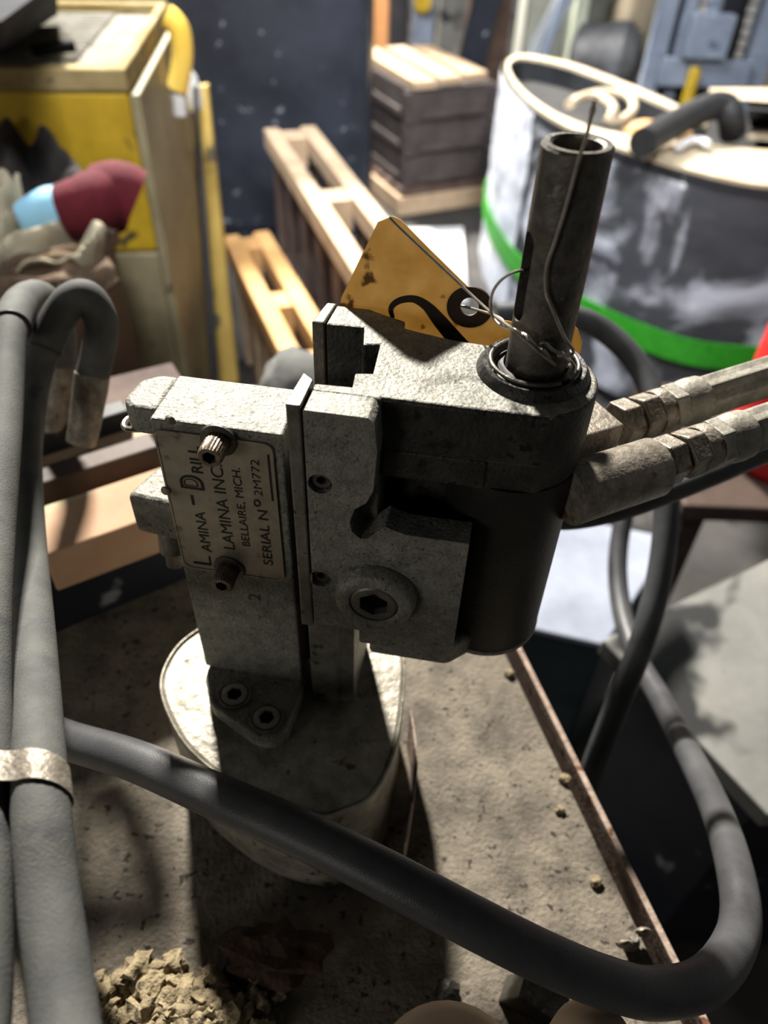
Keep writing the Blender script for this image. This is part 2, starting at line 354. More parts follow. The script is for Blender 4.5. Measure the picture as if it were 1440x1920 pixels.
# nameplate
NPV = .0088
npo = rounded([(-.0765,.2345),(-.0125,.2345),(-.0125,.3395),(-.0765,.3395)], .006)
me = plate2d([npo], .0012); me.transform(Matrix.Translation((0,NPV+.0006,0)) @ Matrix.Rotation(math.pi/2,4,'X'))
NP = finish('nameplate', me, platem, D, .0003)
me = plate2d([npo, [(cx_*.968-.0014, .287+(cz_-.287)*.978) for cx_,cz_ in npo]], .0006); me.transform(Matrix.Translation((0,NPV-.0001,0)) @ Matrix.Rotation(math.pi/2,4,'X'))
finish('border', me, platem, NP)
def text(body, pa, pb, hgt, name='lettering', bold=.0, v=NPV-.0003, parent=NP):
    """flat print on the plate, reading from bottom to top; pa, pb: ends of the base line (u,z)"""
    cu = bpy.data.curves.new('t', 'FONT'); cu.body = body; cu.size = 1; cu.offset = (bold if 'M' not in body or bold < 0 else 0); me = to_mesh(cu)
    xs = [q.co.x for q in me.vertices]; ys = [q.co.y for q in me.vertices]
    L = math.hypot(pb[0]-pa[0], pb[1]-pa[1]); sx = L/(max(xs)-min(xs)); sy = hgt/(.73)
    d = Vector((pb[0]-pa[0], 0, pb[1]-pa[1])).normalized(); up = Vector((-d.z, 0, d.x))
    for q in me.vertices:
        X = (q.co.x-min(xs))*sx; Y = q.co.y*sy
        q.co = Vector((pa[0], v, pa[1])) + d*X + up*Y
    return finish(name, me, ink, parent)
def pl(px,py): q = onl(px,py,v=NPV); return (q.x,q.z)
def col_u(px,py,px2,py2):
    a = pl(px,py); b = pl(px2,py2); u = (a[0]+b[0])/2; return (u,a[1]),(u,b[1])
hs = .0066
a,b = col_u(398,1036,383,960); text('AMINA',a,b,hs,bold=.01)
a,b = col_u(400,1056,392,1047); text('L',(a[0],pl(400,1061)[1]),(a[0],pl(400,1044)[1]),.0125,bold=-.01)
a,b = col_u(375,948,371,930); text('-',(a[0],a[1]),(b[0],b[1]),.012)
a,b = col_u(384,920,380,894); text('D',a,b,.0148,bold=-.004); text('D',(a[0]-.0032,a[1]+.0022),(a[0]-.0032,b[1]-.0026),.0090,bold=-.02)
a,b = col_u(381,888,372,838); text('RILL',a,b,hs,bold=.01)
a,b = col_u(437,1030,420,872); text('LAMINA INC.',a,b,.0072,bold=.008)
a,b = col_u(466,1024,453,878); text('BELLAIRE, MICH.',a,b,.0050,bold=.012)
a,b = col_u(512,1060,501,958); text('SERIAL N',a,b,.0060,bold=.008)
a,b = col_u(497,952,494,938); text('o',(a[0]-.0022,a[1]),(a[0]-.0022,b[1]),.0060,bold=.01)
a,b = col_u(492,930,494,864); text('2M772',(a[0]-.0012,a[1]),(a[0]-.0012,b[1]),.0050,bold=-.012)
a,b = col_u(505,938,500,852)
MB().box((a[0]+.0008,NPV-.0004,a[1]),(a[0]+.0018,NPV-.0001,b[1])).build('serial_underline', ink, NP)
for (px,py) in ((319,789),(311,920)):
    q = onl(px,py,v=.0085); MB().lathe([(.0030,0),(.0027,.0010),(.0014,.0018),(0,.002)], frame((q.x,.0088,q.z),(0,-1,0)),14).build('drive_rivet', zincm, NP, smooth=True)
for (px,py) in ((410,826),(430,1066)):
    q = onl(px,py,v=.0082); socket_screw(Vector((q.x,.0080,q.z)), (0,-1,0), .0066, .0145, D, .58, .05, screwm, washer=.0098)
# embossed figure on the column
text('2', (-.030,.211), (-.030,.2175), .0085, 'cast_figure', v=.0097, parent=D).data.materials[0] = castd
# gib strips
MB().prism(rounded([(-.0012,-.0008),(.0060,-.0008),(.0066,.022),(.0008,.027)],.0012), .2085, .3725).build('gib_strip', milled, D, .0008)
MB().prism([(-.0085,.080),(-.0012,.080),(.0008,.1035),(-.005,.1035)], .212, .371).build('gib_strip', steel, D, .0010)
def dark_sides(nm_):  # darker metal on the upright faces
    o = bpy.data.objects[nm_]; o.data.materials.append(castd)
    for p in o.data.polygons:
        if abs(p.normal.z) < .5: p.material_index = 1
# body casting: slotted slide block, cap, recess wall
slot = [(.0072,.0166),(.0418,.0166),(.0418,.094),(.030,.0985),(.0195,.1035),(.0005,.1035),(-.0006,.081),(.0205,.082),(.0235,.064),(.0322,.066),(.0335,.038),(.0247,.0365),(.0258,.0240),(.0072,.0232)]
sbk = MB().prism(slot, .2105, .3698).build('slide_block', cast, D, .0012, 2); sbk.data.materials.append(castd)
for p in sbk.data.polygons:                       # darker faces inside the slot
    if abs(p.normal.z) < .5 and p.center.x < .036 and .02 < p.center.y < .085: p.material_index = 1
capo = [(.0375,.0175),(.085,.0170),(.124,.0175)]
cc = Vector((.110,.053)); capo += [tuple(cc+Vector((math.cos(a),math.sin(a)))*.0362) for a in [math.radians(x) for x in range(-62,78,7)]]
capo += [(.105,.0835),(.090,.079),(.070,.0805),(.049,.0855),(.0375,.089)]
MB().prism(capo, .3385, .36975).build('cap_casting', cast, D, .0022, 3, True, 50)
dark_sides('cap_casting')
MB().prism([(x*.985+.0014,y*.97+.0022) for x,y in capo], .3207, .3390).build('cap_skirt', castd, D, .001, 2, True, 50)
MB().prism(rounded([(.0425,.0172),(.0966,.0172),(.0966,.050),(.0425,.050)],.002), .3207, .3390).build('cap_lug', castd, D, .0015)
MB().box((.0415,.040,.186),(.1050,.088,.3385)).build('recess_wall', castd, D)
MB().prism(rounded([(.040,.006),(.0905,.006),(.104,.0185),(.108,.088),(.040,.088)],.004), .1800, .1986).build('lower_block', cast, D, .003, 3, True, 50)
# hydraulic barrel
MB().lathe([(.0335,.1778),(.0362,.1815),(.0366,.1835),(.0366,.3206)], Matrix.Translation((.1095,.0545,0)), 72).build('barrel', barrelm, D, smooth=True)
MB().lathe([(.0345,.1774),(.0371,.181),(.0371,.1840),(.0360,.1850)], Matrix.Translation((.1095,.0545,0)), 72, cap=False).build('barrel_lit_rim', cast, D, smooth=True)  # paler metal paints the lit lower rim of the barrel
MB().lathe([(.0075,0),(.0075,.010),(.006,.012)], frame((.068,.041,.331),(0,-1,0)), 24).build('recess_pin', barrelm, D, smooth=True)
# front plate with the curved pocket
fp = [(.0070,.3698),(.0385,.3698),(.0415,.3665),(.0430,.350),(.0416,.325),(.0380,.3160),(.032,.3106),(.0292,.3005),(.0305,.2940),(.035,.2896),(.0395,.2905),(.0445,.297),(.0483,.3012),(.053,.2993),(.0594,.2972),(.0933,.2972),(.0930,.2040),(.0875,.1998),(.036,.1985),(.035,.2005),(.035,.2105),(.0070,.2105)]
holes = []
for (px,py) in ((600,908),(600,1086)):
    q = onl(px,py,v=0); holes.append((q.x,q.z))
bq = onl(703,1122,v=-.004)
me = plate2d([fp]+[circ(.0064,24,h) for h in holes], .0166)
me.transform(Matrix.Translation((0,.0083,0)) @ Matrix.Rotation(math.pi/2,4,'X')); fpo = finish('front_plate', me, cast, D, .0009, 2)
for h in holes: socket_screw(Vector((h[0],.0085,h[1])), (0,-1,0), .0056, .0055, fpo, .5, 0, steel, name='set_screw')
bs = MB().lathe([(.0240,-.001),(.0238,.0025),(.0224,.0080),(.0208,.0100),(.0152,.0104),(.0142,.0096),(.0142,.0050)], frame((bq.x,.0005,bq.z),(0,-1,0)), 56, cap=False).build('plug_boss', cast, D, smooth=True, ang=50)
pg = socket_screw(Vector((bq.x,-.0015,bq.z)), (0,-1,0), .0138, .0075, bs, .66, 0, milled, name='pipe_plug')
# spindle
SU, SV = .1140, .0606
sh = MB().lathe([(.0105,.352),(.0105,.4772),(.0118,.4782),(.0142,.4782),(.0153,.4768),(.0153,.352),(.0105,.352)], Matrix.Translation((SU,SV,0)), 64, cap=False).build('spindle', steel, D, smooth=True, ang=35)
sa = Vector((math.cos(math.radians(203)), math.sin(math.radians(203)), 0)); sb = Vector((-sa.y, sa.x, 0))
sl = []
for i in range(25):
    t = math.pi*i/24; sl.append((.0052*math.cos(t), .4415-.0052+.0052*math.sin(t)))
for i in range(25):
    t = math.pi+math.pi*i/24; sl.append((.0052*math.cos(t), .3985+.0052+.0052*math.sin(t)))
mc = Matrix((sb, Vector((0,0,1)), sa)).transposed().to_4x4(); mc.translation = Vector((SU,SV,0))
cut = MB().prism(sl, .004, .03, mc).build('cutter', black); cut.parent = D
bpy.context.view_layer.update()
boolean(sh, cut)
sh.data.materials.clear(); sh.data.materials.append(steel)
MB().lathe([(.0155,.3696),(.0165,.3722),(.0195,.3718),(.0205,.3696)], Matrix.Translation((SU,SV,0)), 48, cap=False).build('shaft_seal', seal, D, smooth=True)
MB().lathe([(.0205,.3696),(.0215,.3705),(.0232,.3742),(.0262,.3746),(.0285,.3715),(.0292,.3690)], Matrix.Translation((SU-.001,SV-.003,0)), 56, cap=False).build('seal_lip', castd, D, smooth=True)
MB().tube([Vector((SU-.001+.0222*math.cos(a), SV-.003+.0222*math.sin(a), .3755)) for a in [math.radians(x) for x in range(-30,312,6)]], .0011, 8).build('snap_ring', steel, D, smooth=True)
# port block at the back right, with the two ports
pdir = Vector((.1168,.0823,0)).normalized(); pn = Vector((-pdir.y,pdir.x,0)); up = Vector((0,0,1))
A0 = Vector((.1491,.0450,.305)); B0 = Vector((.1570,.1005,.305))
pbm = frame((.118,.066,.305), pdir, pn)     # local x across, y up, z along
sgn = 1
MB().box((-.004,-.017,.0),(.034,.017,.064), frame((.118,.0560,.305), pdir, pn)).build('port_block', zincm, D, .0012)
MB().lathe([(.0175,-.005),(.0175,.055),(.0165,.0565)], frame(A0-pdir*.003, pdir), 40).build('port_boss', zincm, D, smooth=True)

# ---- hydraulic hoses with crimped fittings
def fitting_hose(start, direc, pts, label, rough_r=.0105):
    h = thing('hydraulic_hose', L2W(*start), label, 'hose', 0, 'hydraulic hoses screwed into the drilling unit')
    s = L2W(*start); d = (UA*direc.x+VA*direc.y+Vector((0,0,direc.z))).normalized()
    M4 = frame(s, d)
    MB().prism(hexpts(.0150,.3), 0, .012, M4).build('hex_nut', zincm, h, .001)
    MB().lathe([(.0105,.011),(.0105,.0165)], M4, 24).build('thread_neck', steel, h, smooth=True)
    MB().prism(hexpts(.0148,.1), .0155, .028, M4).build('hex_nut', zincm, h, .001)
    MB().lathe([(.0140,.0275),(.0146,.030),(.0144,.036),(.012,.038)], M4, 32).build('swivel_collar', zincm, h, smooth=True)
    MB().prism(hexpts(.0156,.5), .037, .047, M4).build('hex_nut', ferr, h, .0012)
    MB().lathe([(.0135,.0465),(.0152,.053),(.0155,.058),(.0150,.062),(.0150,.064)], M4, 32).build('ferrule_collar', ferr, h, smooth=True)
    fpv = [((.0145 if i%2 else .0128)*math.cos(math.pi*i/8), (.0145 if i%2 else .0128)*math.sin(math.pi*i/8)) for i in range(16)]
    MB().prism(fpv, .0630, .125, M4).build('crimped_ferrule', ferr, h, .0012)
    P = [s+d*.118, s+d*.16]+[Vector(q) for q in pts]
    MB().tube(crom(P,8), .0118, 18).build('rubber_tube', hosedk, h, smooth=True)
    return h
d1 = (Vector((.2659,.1279,.309))-A0).normalized()
e1 = L2W(*(A0+d1*.24)); e2 = L2W(*(A0+d1*.36))
fitting_hose(A0+d1*.0560, d1, [e1+Vector((.04,.01,-.005)), e2+Vector((.08,.0,-.03)), e2+Vector((.30,-.05,-.07)), e2+Vector((.65,-.12,-.06))], 'thick hose end with pale ribbed ferrule on the port nearer the nameplate side')
d2 = (Vector((.2731,.1800,.311))-B0).normalized()
f1 = L2W(*(B0+d2*.24)); f2 = L2W(*(B0+d2*.36))
fitting_hose(B0+d2*.019, d2, [f1+Vector((.035,.04,0)), f2+Vector((.07,.07,-.01)), f2+Vector((.30,.08,-.03)), f2+Vector((.65,.08,-.03))], 'hose end with rust spotted nuts on the port behind the other')

# ================================================================== tag and wire on the unit
tagp = lambda px,py: onl(px,py,v=.1068)
TG = thing('amber_tag', L2W(.06,.1068,.33), 'worn amber card inventory tag with black marker stroke behind the spindle', 'tag')
tl = [(632,590),(640,558),(672,492),(705,424),(732,413),(748,420),(800,470),(862,528),(905,568),(935,600),(1000,612),(1068,604),(1083,618),(1092,640),(1088,662),(1060,690),(900,720),(640,680)]
tout = [(tagp(*p).x, max(tagp(*p).z,.340)) for p in tl]
hc = tagp(880,578)
mtag = Matrix.Translation((0,.1068,0)) @ Matrix.Rotation(math.pi/2,4,'X'); mw = Matrix.Translation(O3) @ Matrix.Rotation(TH,4,'Z')
def bend(me):
    for q in me.vertices: q.co.y += (q.co.z-.36)*.10
    me.transform(mw)
def dense(pts, st=.004):
    out = []
    for i in range(len(pts)):
        a = Vector(pts[i]); b = Vector(pts[(i+1)%len(pts)]); n = max(1,int((b-a).length/st))
        out += [tuple(a.lerp(b,j/n)) for j in range(n)]
    return out
hole = circ(.0052,20,(hc.x,hc.z+.0005))
me = plate2d([dense(tout), hole], .0006); me.transform(mtag); bend(me); finish('card', me, tagm, TG)
me = plate2d([[(hc.x+x,hc.z+y*.92) for x,y in circ(.0128,32)], hole], .0016); me.transform(mtag); bend(me)
finish('eyelet_patch', me, mat('eyelet_brown', (40,26,18), (56,38,26), 60, .6), TG)
def stroke(pts, ws):
    P = crom([(tagp(*p).x, tagp(*p).z, 0) for p in pts], 8); n = len(P); out = []; o2 = []
    for i,p in enumerate(P):
        t = (P[min(i+1,n-1)]-P[max(i-1,0)]).normalized(); nn = Vector((-t.y,t.x,0)); f = i/(n-1)*(len(ws)-1); k = int(min(f,len(ws)-2)); wv = ws[k]+(ws[k+1]-ws[k])*(f-k)
        out.append(tuple((p+nn*wv/2).xy)); o2.append(tuple((p-nn*wv/2).xy))
    me = plate2d([dense(out+o2[::-1],.002)], .0006); me.transform(Matrix.Translation((0,-.0008,0)) @ mtag); bend(me); finish('marker_stroke', me, mat('marker_ink', (36,28,18), (48,38,26), 40, .6), TG)
stroke([(737,596),(733,578),(748,565),(775,562),(800,575),(825,602),(868,650)], [.0022,.003,.0036,.004,.0055,.0080,.0100])
# iron wire twisted through the tag
def loc2w(p): return L2W(*p)
def W(px,py,v): q = onl(px,py,v=v); return L2W(q.x,q.y,q.z)
WR = thing('tie_wire', W(1010,668,.042), 'thin twisted iron wire holding the amber tag to the spindle', 'wire')
rw = .00075
MB().tube(crom([W(730,407,.101),(W(742,420,.1005)),W(800,475,.093),W(870,540,.080),W(925,590,.060),W(965,620,.043),W(1020,668,.041),W(1042,685,.041)],8), rw, 8).build('straight_strand', wirem, WR, smooth=True)
MB().tube(crom([W(866,574,.1085),W(880,577,.102),W(918,588,.075),W(940,598,.060),W(950,612,.052),W(968,620,.044),W(990,640,.0415),W(1010,660,.0405),W(1040,683,.0405)],8), rw, 8).build('bright_strand', wirem, WR, smooth=True)
MB().tube(crom([W(982,507,.058),W(965,510,.056),W(942,523,.056),W(925,545,.058),W(919,572,.060),W(925,595,.058),W(940,610,.052),W(962,618,.044),W(978,625,.043),W(990,632,.040),W(1004,648,.0425),W(1018,655,.040),W(1032,672,.0425)],8), rw, 8).build('loop_strand', wirem, WR, smooth=True)
MB().tube(crom([W(1115,187,.036),W(1107,225,.038),W(1098,262,.040),W(1085,300,.042),W(1062,385,.0425),W(1040,455,.0425),W(1025,500,.0425),W(1024,545,.0425),W(1038,585,.0425),W(1058,632,.042),W(1074,655,.044),W(1071,666,.046),W(1055,665,.043),W(1035,655,.0415),W(1022,643,.041),W(1012,644,.041)],8), rw*1.1, 8).build('upright_strand', wirem, WR, smooth=True)
MB().tube([W(1115,187,.036), W(1112,205,.037), W(1108,222,.038)], [.0004,.0013,.0008], 8).build('flattened_tip', wirem, WR, smooth=True)
MB().tube(crom([W(1050,664,.043),W(1064,676,.047),W(1074,690,.045),W(1072,700,.042)],8), .0018, 8).build('hooked_end', wirem, WR, smooth=True)

# ================================================================== loose hoses
def hose(name, pts, r, mt, label, group=None, per=10, n=20):
    P = crom(pts, per); o = MB().tube(P, r, n).build(name, mt, smooth=True); return tag(o, label, 'hose', group)
A = lambda px,py,d: at(px,py,d=d)
hose('black_hose', [A(-60,1330,.56),A(40,1350,.53),A(120,1385,.50),A(250,1425,.465),A(400,1490,.43),(A(560,1560,.405)),A(720,1640,.385),A(880,1725,.375),A(1020,1795,.375),A(1130,1840,.38),A(1230,1862,.39),A(1330,1835,.41),A(1386,1745,.46),A(1380,1640,.51),A(1343,1520,.60),A(1290,1410,.71),A(1238,1310,.82),A(1192,1230,.90),A(1165,1140,.96),A(1158,1050,1.0),A(1172,960,1.02),A(1200,880,1.03)], .0125, hosemid, 'long dusty hose arching before the round base and looping past the table edge')
hose('black_hose', [A(930,590,.80),A(1050,590,.80),A(1130,618,.80),A(1200,690,.79),A(1236,790,.77),A(1250,920,.75),A(1240,1060,.74),A(1205,1200,.74),A(1150,1340,.77),A(1105,1460,.82),A(1080,1560,.90)], .0125, hosedk, 'thin black hose hanging in a tall bend behind the hydraulic fittings')
hose('black_hose', [A(990,960,.60),A(1060,970,.60),A(1150,955,.60),A(1240,925,.60),A(1340,885,.60),A(1460,835,.60),A(1600,800,.62)], .0105, hosedk, 'thin black hose passing straight under the two hydraulic fittings')
# the two big grey hoses in a metal clamp, bending over to their ferrules
LH = 'clamped grey hoses beside the drilling unit'
hA = thing('grey_hose', A(20,1500,.31), 'thick grey hose of the clamped pair, with the shorter bend over a ferrule', 'hose', 0, LH)
def big_hose(hs, path, k, fer):
    P = crom([A(*p) for p in path], 8)
    MB().tube(P[:k*8+3], .0117, 20).build('rubber_tube', hosegrey, hs, smooth=True)
    MB().tube(P[k*8:], .0134, 20).build('bend_sleeve', hosegrey, hs, smooth=True)
    MB().tube([P[k*8]+(P[k*8-1]-P[k*8])*.15, P[k*8]], .0137, 20).build('sleeve_ring', rubber, hs, smooth=True)
    MB().tube([A(*p) for p in fer], [.0140,.0140,.0128,.0122], 20).build('ferrule', zincm, hs, smooth=True)
big_hose(hA, [(-80,2150,.235),(-44,1900,.265),(-36,1680,.29),(-30,1460,.32),(-26,1200,.375),(-12,1000,.43),(6,800,.49),(14,680,.53),(22,612,.555),(42,567,.60),(76,556,.65),(106,590,.68),(115,640,.69),(115,690,.695)], 8, [(115,680,.695),(114,705,.698),(107,765,.705),(100,810,.71)])
hB = thing('grey_hose', A(70,1500,.31), 'thick grey hose of the clamped pair, with the wide lit bend over a ferrule', 'hose', 0, LH)
big_hose(hB, [(150,2150,.235),(120,1900,.265),(92,1680,.29),(74,1460,.32),(64,1200,.418),(52,1000,.515),(48,850,.555),(62,730,.585),(84,655,.592),(106,602,.592),(136,562,.590),(167,560,.593),(190,605,.600),(184,660,.610),(172,710,.618)], 8, [(173,702,.617),(170,727,.620),(160,790,.628),(152,830,.634)])
# saddle clamp round both
ca = A(-30,1467,.319); cb = A(74,1467,.319); ax = (A(92,1680,.29)-A(62,1200,.405)).normalized(); rt = (cb-ca).normalized(); nm = rt.cross(ax).normalized()
if nm.dot(CAM-ca) < 0: nm = -nm
pr = []
R_ = .0137; half = (cb-ca).length/2; mid = (ca+cb)/2
for i in range(31):
    a = math.radians(-20+ i*200/30); pr.append((half+R_*math.cos(a), R_*math.sin(a)) )
pr = [q for q in pr if q[0] >= 0]
loop = [(half+R_*math.cos(math.radians(t)), R_*math.sin(math.radians(t))) for t in range(-90,130,10)]
loop += [(-x,y) for x,y in loop[::-1]]
SC = [(x,y) for x,y in loop]
vs_o = [mid+rt*x+nm*y for x,y in SC]
vs_i = [mid+rt*(x*.985)+nm*(y*.93) for x,y in SC]
mb = MB(); n = len(SC); V = []
for o_,i_ in zip(vs_o,vs_i): V += [o_-ax*.008, o_+ax*.008, i_+ax*.008, i_-ax*.008]
F_ = []
for i in range(n):
    j = (i+1)%n
    for q in range(4): F_.append((i*4+q,j*4+q,j*4+(q+1)%4,i*4+(q+1)%4))
mb.add(V,F_); cl = mb.build('hose_clamp', zincm, smooth=True, ang=50); tag(cl, 'worn steel saddle clamp strapped round the two thick grey hoses', 'clamp')

# ================================================================== things lying on the table
st = [onl(px,py,z=.0).xy for px,py in ((752,1640),(765,1560),(772,1500),(768,1440),(762,1400))]
ss = crom([(p.x,p.y,0) for p in st],5)
mb = MB(); mb.wall([tuple(p.xy) for p in ss],[(p.x+.0015,p.y+.0003) for p in ss], 0.0005, .055)
o = mb.build('bent_steel_strip', rustm, None); o.location = O3; o.rotation_euler = (0,0,TH); tag(o, 'thin bent steel strip standing on edge beside the round base', 'strip')
mb = MB(); rnd = random.Random(3)
for i in range(130):
    px = rnd.gauss(330,75); py = rnd.gauss(1895,32)
    if px < 175 or py < 1800+abs(px-330)*.18: continue
    p = at(px,py,z=T); r = rnd.choice([.003,.004,.005,.006,.008,.011]); mb.lump((p.x,p.y,T+r*.5),r,i,.75,3,(1,1,.8))
o = mb.build('dirt_clumps', dirt, None, smooth=True, ang=60); tag(o, 'heap of crumbly brown dirt clumps on the table', 'dirt', kind='stuff')
for i,(px,py,r,lb) in enumerate(((1117,1655,.0040,'pale pebble of grit near the rusty table edge strip, roundest of the loose ones'),(1050,1520,.0034,'tiny pale grit crumb in the middle of the steel table'),(1058,1462,.0042,'pale grit crumb touching the gap at the table edge'),(838,1860,.0070,'dark knobby grit lump below the arching hose'),(955,1265,.0040,'pale grit crumb under the barrel of the drilling unit'))):
    p = at(px,py,z=T); o = MB().lump((0,0,r*.55),r,i+40,.35,2,(1.2,1,.8)).build('grit_crumb', dirt if i != 3 else castd); o.location = (p.x,p.y,T); tag(o, lb, 'pebble', 'loose grit on the table')
p = at(510,1800,z=T); o = MB().lump((0,0,.010),.024,77,.6,3,(1.3,.8,.5)).build('rusty_scrap', mat('rust_lump', (46,36,28), (72,52,38), 60, .9, 0, .8, 300)); o.location = (p.x,p.y,T+.002); tag(o, 'brown rusty scrap lump in the shadow before the round base', 'scrap')
p = at(1000,1885,z=T)
o = MB().prism([(-.022,0),(.024,0),(.018,.022),(-.012,.030)], -.009, .009, Matrix.Translation((p.x,p.y,T)) @ Matrix.Rotation(math.radians(-25),4,'Z') @ Matrix.Rotation(math.pi/2,4,'X')).build('steel_wedge', steel, None, .001); tag(o, 'small grey steel wedge block under the arching hose', 'wedge')
p = at(1180,1770,z=T); q = thing('wing_clip', (p.x,p.y,T), 'small bright metal wing clip at the table edge', 'clip')
MB().lathe([(.006,0),(.006,.006),(.004,.010),(.003,.014)], Matrix.Translation((p.x,p.y,T)),16).build('stud', zincm, q, smooth=True)
for s in (-1,1):
    c = Vector((p.x+s*.007,p.y+s*.004,T+.012)); MB().lump(c,.006,s+3,.15,2,(1,.45,1.1)).build('wing', zincm, q, smooth=True)
# rounded beige knobs at the near edge
for (px,py,r,h,lb) in ((850,2050,.044,.10,'wide dull beige domed knob at the near table edge'),(1122,1952,.022,.13,'tall peach beige rounded knob beside the arching hose')):
    top = at(px,py,z=T+h); kn = thing('beige_knob', (top.x,top.y,T), lb, 'knob')
    MB().lathe([(r*.55,.0),(r*.6,h*.3),(r*.5,h*.55),(r*.9,h-.03)], Matrix.Translation((top.x,top.y,T)),28).build('stem', beige, kn, smooth=True)
    MB().lathe([(r*.8,h-.034),(r,h-.026),(r,h-.012),(r*.85,h-.003),(r*.5,h+.003),(0,h+.005)], Matrix.Translation((top.x,top.y,T)),32).build('dome', beige, kn, smooth=True)

# clutter at the back left of the table ---------------------------------
def bar(name, p, q, wid, hgt, mt, label, cat, zb, group=None, bevel=.002):
    """square bar lying from pixel p to pixel q of its near top edge, zb: height of its underside"""
    a = at(*p, z=zb+hgt); b = at(*q, z=zb+hgt); d = (b-a); L = d.length; ang = math.atan2(d.y,d.x)
    o = MB().box((0,0,0),(L,wid,hgt)).build(name, mt, None, bevel); o.location = (a.x,a.y,zb); o.rotation_euler = (0,0,ang)
    return tag(o, label, cat, group)
ZP = T+.075
bar('added_plinth', (-40,1128),(350,978), .30, .0745, cabm, 'added low dark plinth lifting the timber pieces to shade the table', 'plinth', T+.0004)  # plinth added to raise the timber, so its shadow darkens the table
BA = math.radians(33.5); BP = Vector((-.28,.419,0)); BD = Vector((math.cos(BA),math.sin(BA),0)); BN = Vector((-BD.y,BD.x,0))
def laid(name, off, wid, hgt, zb, start, ln, mt, label, cat, tilt=0):
    o = MB().box((0,0,0),(ln,wid,hgt)).build(name, mt, None, .002); p = BP+BD*start+BN*off; o.location = (p.x,p.y,zb); o.rotation_euler = (0,0,BA+tilt); return tag(o,label,cat)
laid('timber_block', 0, .062, .045, ZP, 0, .125, peach, 'peach coloured timber block on the dark plinth behind the grey hoses', 'block')
laid('timber_board', .064, .020, .022, ZP, -.06, .19, wood, 'narrow pale timber batten between the peach block and the brown bar', 'board')
laid('channel_bar', .0865, .026, .050, ZP, -.06, .19, brownbar, 'dark brown steel channel bar resting behind the peach block', 'bar')
laid('timber_board', .1150, .062, .046, ZP, -.06, .20, wood, 'wide cream timber board behind the brown channel bar', 'board')
laid('black_bar', .128, .022, .022, ZP+.047, .0, .12, rubber, 'flat black rubber bar lying over the cream board', 'bar', .02)
laid('timber_board', .20, .07, .03, ZP, -.05, .25, woodd, 'dark weathered plank at the back of the plinth', 'board', -.05)
p = at(555,735,z=T+.07); o = MB().lump((0,0,.05),.05,5,.2,3,(1,1,.95)).build('rag_bundle', mat('grey_rag',(88,88,86),(112,112,108),20,.9,0,.4,90), None, smooth=True); o.location = (p.x,p.y+.03,T+.004); tag(o, 'rounded grey rag bundle on the table behind the column', 'rag')

# ================================================================== left background
# dark bin below the rags
bn = thing('steel_bin', (-.95,1.35,0), 'dark steel bin under the heap of rags', 'bin')
MB().box((-1.35,1.08,0),(-.56,1.45,.80)).build('body', brownbar, bn, .01)
MB().wall([(-1.36,1.07),(-.55,1.07),(-.55,1.46),(-1.36,1.46)],[(-1.33,1.10),(-.58,1.10),(-.58,1.43),(-1.33,1.43)],.78,.82,True).build('rim', brownbar, bn, .004)
def ragpatch(name, corners, amp, mt, label, seed, nx=30):
    """crumpled cloth: a folded sheet spanned between four pixel corners at given depths"""
    P = [at(px,py,d=d) for px,py,d in corners]; vs = []; fs = []
    for j in range(nx+1):
        for i in range(nx+1):
            s,t = i/nx,j/nx; p = (P[0]*(1-s)+P[1]*s)*(1-t)+(P[3]*(1-s)+P[2]*s)*t
            n_ = 1-2.4*abs(noise.noise(Vector((s*2.1+seed,t*1.6+s,seed))))+.35*noise.noise(Vector((s*4+seed,t*4,seed*2)))-.4
            vs.append(p+Vector((.25*n_,-.3*n_,n_))*amp)
    for j in range(nx):
        for i in range(nx): k = j*(nx+1)+i; fs.append((k,k+1,k+nx+2,k+nx+1))
    o = MB().add(vs,fs).build(name, mt, None, smooth=True, ang=80); sm = o.modifiers.new('t','SOLIDIFY'); sm.thickness = .004
    return tag(o, label, 'rag', 'rags heaped on the dark bin')
ragpatch('rag', [(-80,250,1.45),(90,255,1.45),(190,380,1.38),(-80,460,1.30)], .05, mat('rag_dark',(34,32,32),(58,54,52),9,.95,0,.5,60), 'charcoal rag slumped against the yellow machine', 2)
ragpatch('rag', [(-60,340,1.25),(40,350,1.25),(60,440,1.22),(-60,520,1.15)], .05, rag, 'pale stiff rag rolled at the end of the heap', 5)
ragpatch('rag', [(20,440,1.22),(225,400,1.24),(180,500,1.18),(-20,540,1.14)], .05, rag, 'stained cream rag draped over the bin rim', 9)
ragpatch('rag', [(-40,500,1.16),(190,470,1.19),(225,540,1.17),(-40,560,1.12)], .03, mat('rag_brown',(58,46,38),(120,100,80),8,.95,0,.5,60), 'brown oily rag under the cream rag', 12)
s1 = thing('work_sleeve', A(150,385,1.24), 'maroon knitted sleeve with light blue foam roll at its end', 'sleeve')
MB().tube(crom([A(125,400,1.22),A(165,388,1.22),A(205,372,1.24)],6), [.045,.046,.046,.047,.048,.048,.049,.050,.05,.05,.05,.05,.05][:13], 24).build('cuff', maroon, s1, smooth=True)
MB().tube(crom([A(195,375,1.25),A(225,368,1.25),A(252,380,1.26)],6), [.055]*13, 24).build('cuff', maroon, s1, smooth=True)
MB().tube(crom([A(40,415,1.21),A(85,402,1.215),A(130,396,1.22)],6), [.026,.028,.030,.032,.034,.036,.038,.04,.041,.041,.041,.041,.041], 24).build('foam_roll', bluecl, s1, smooth=True)

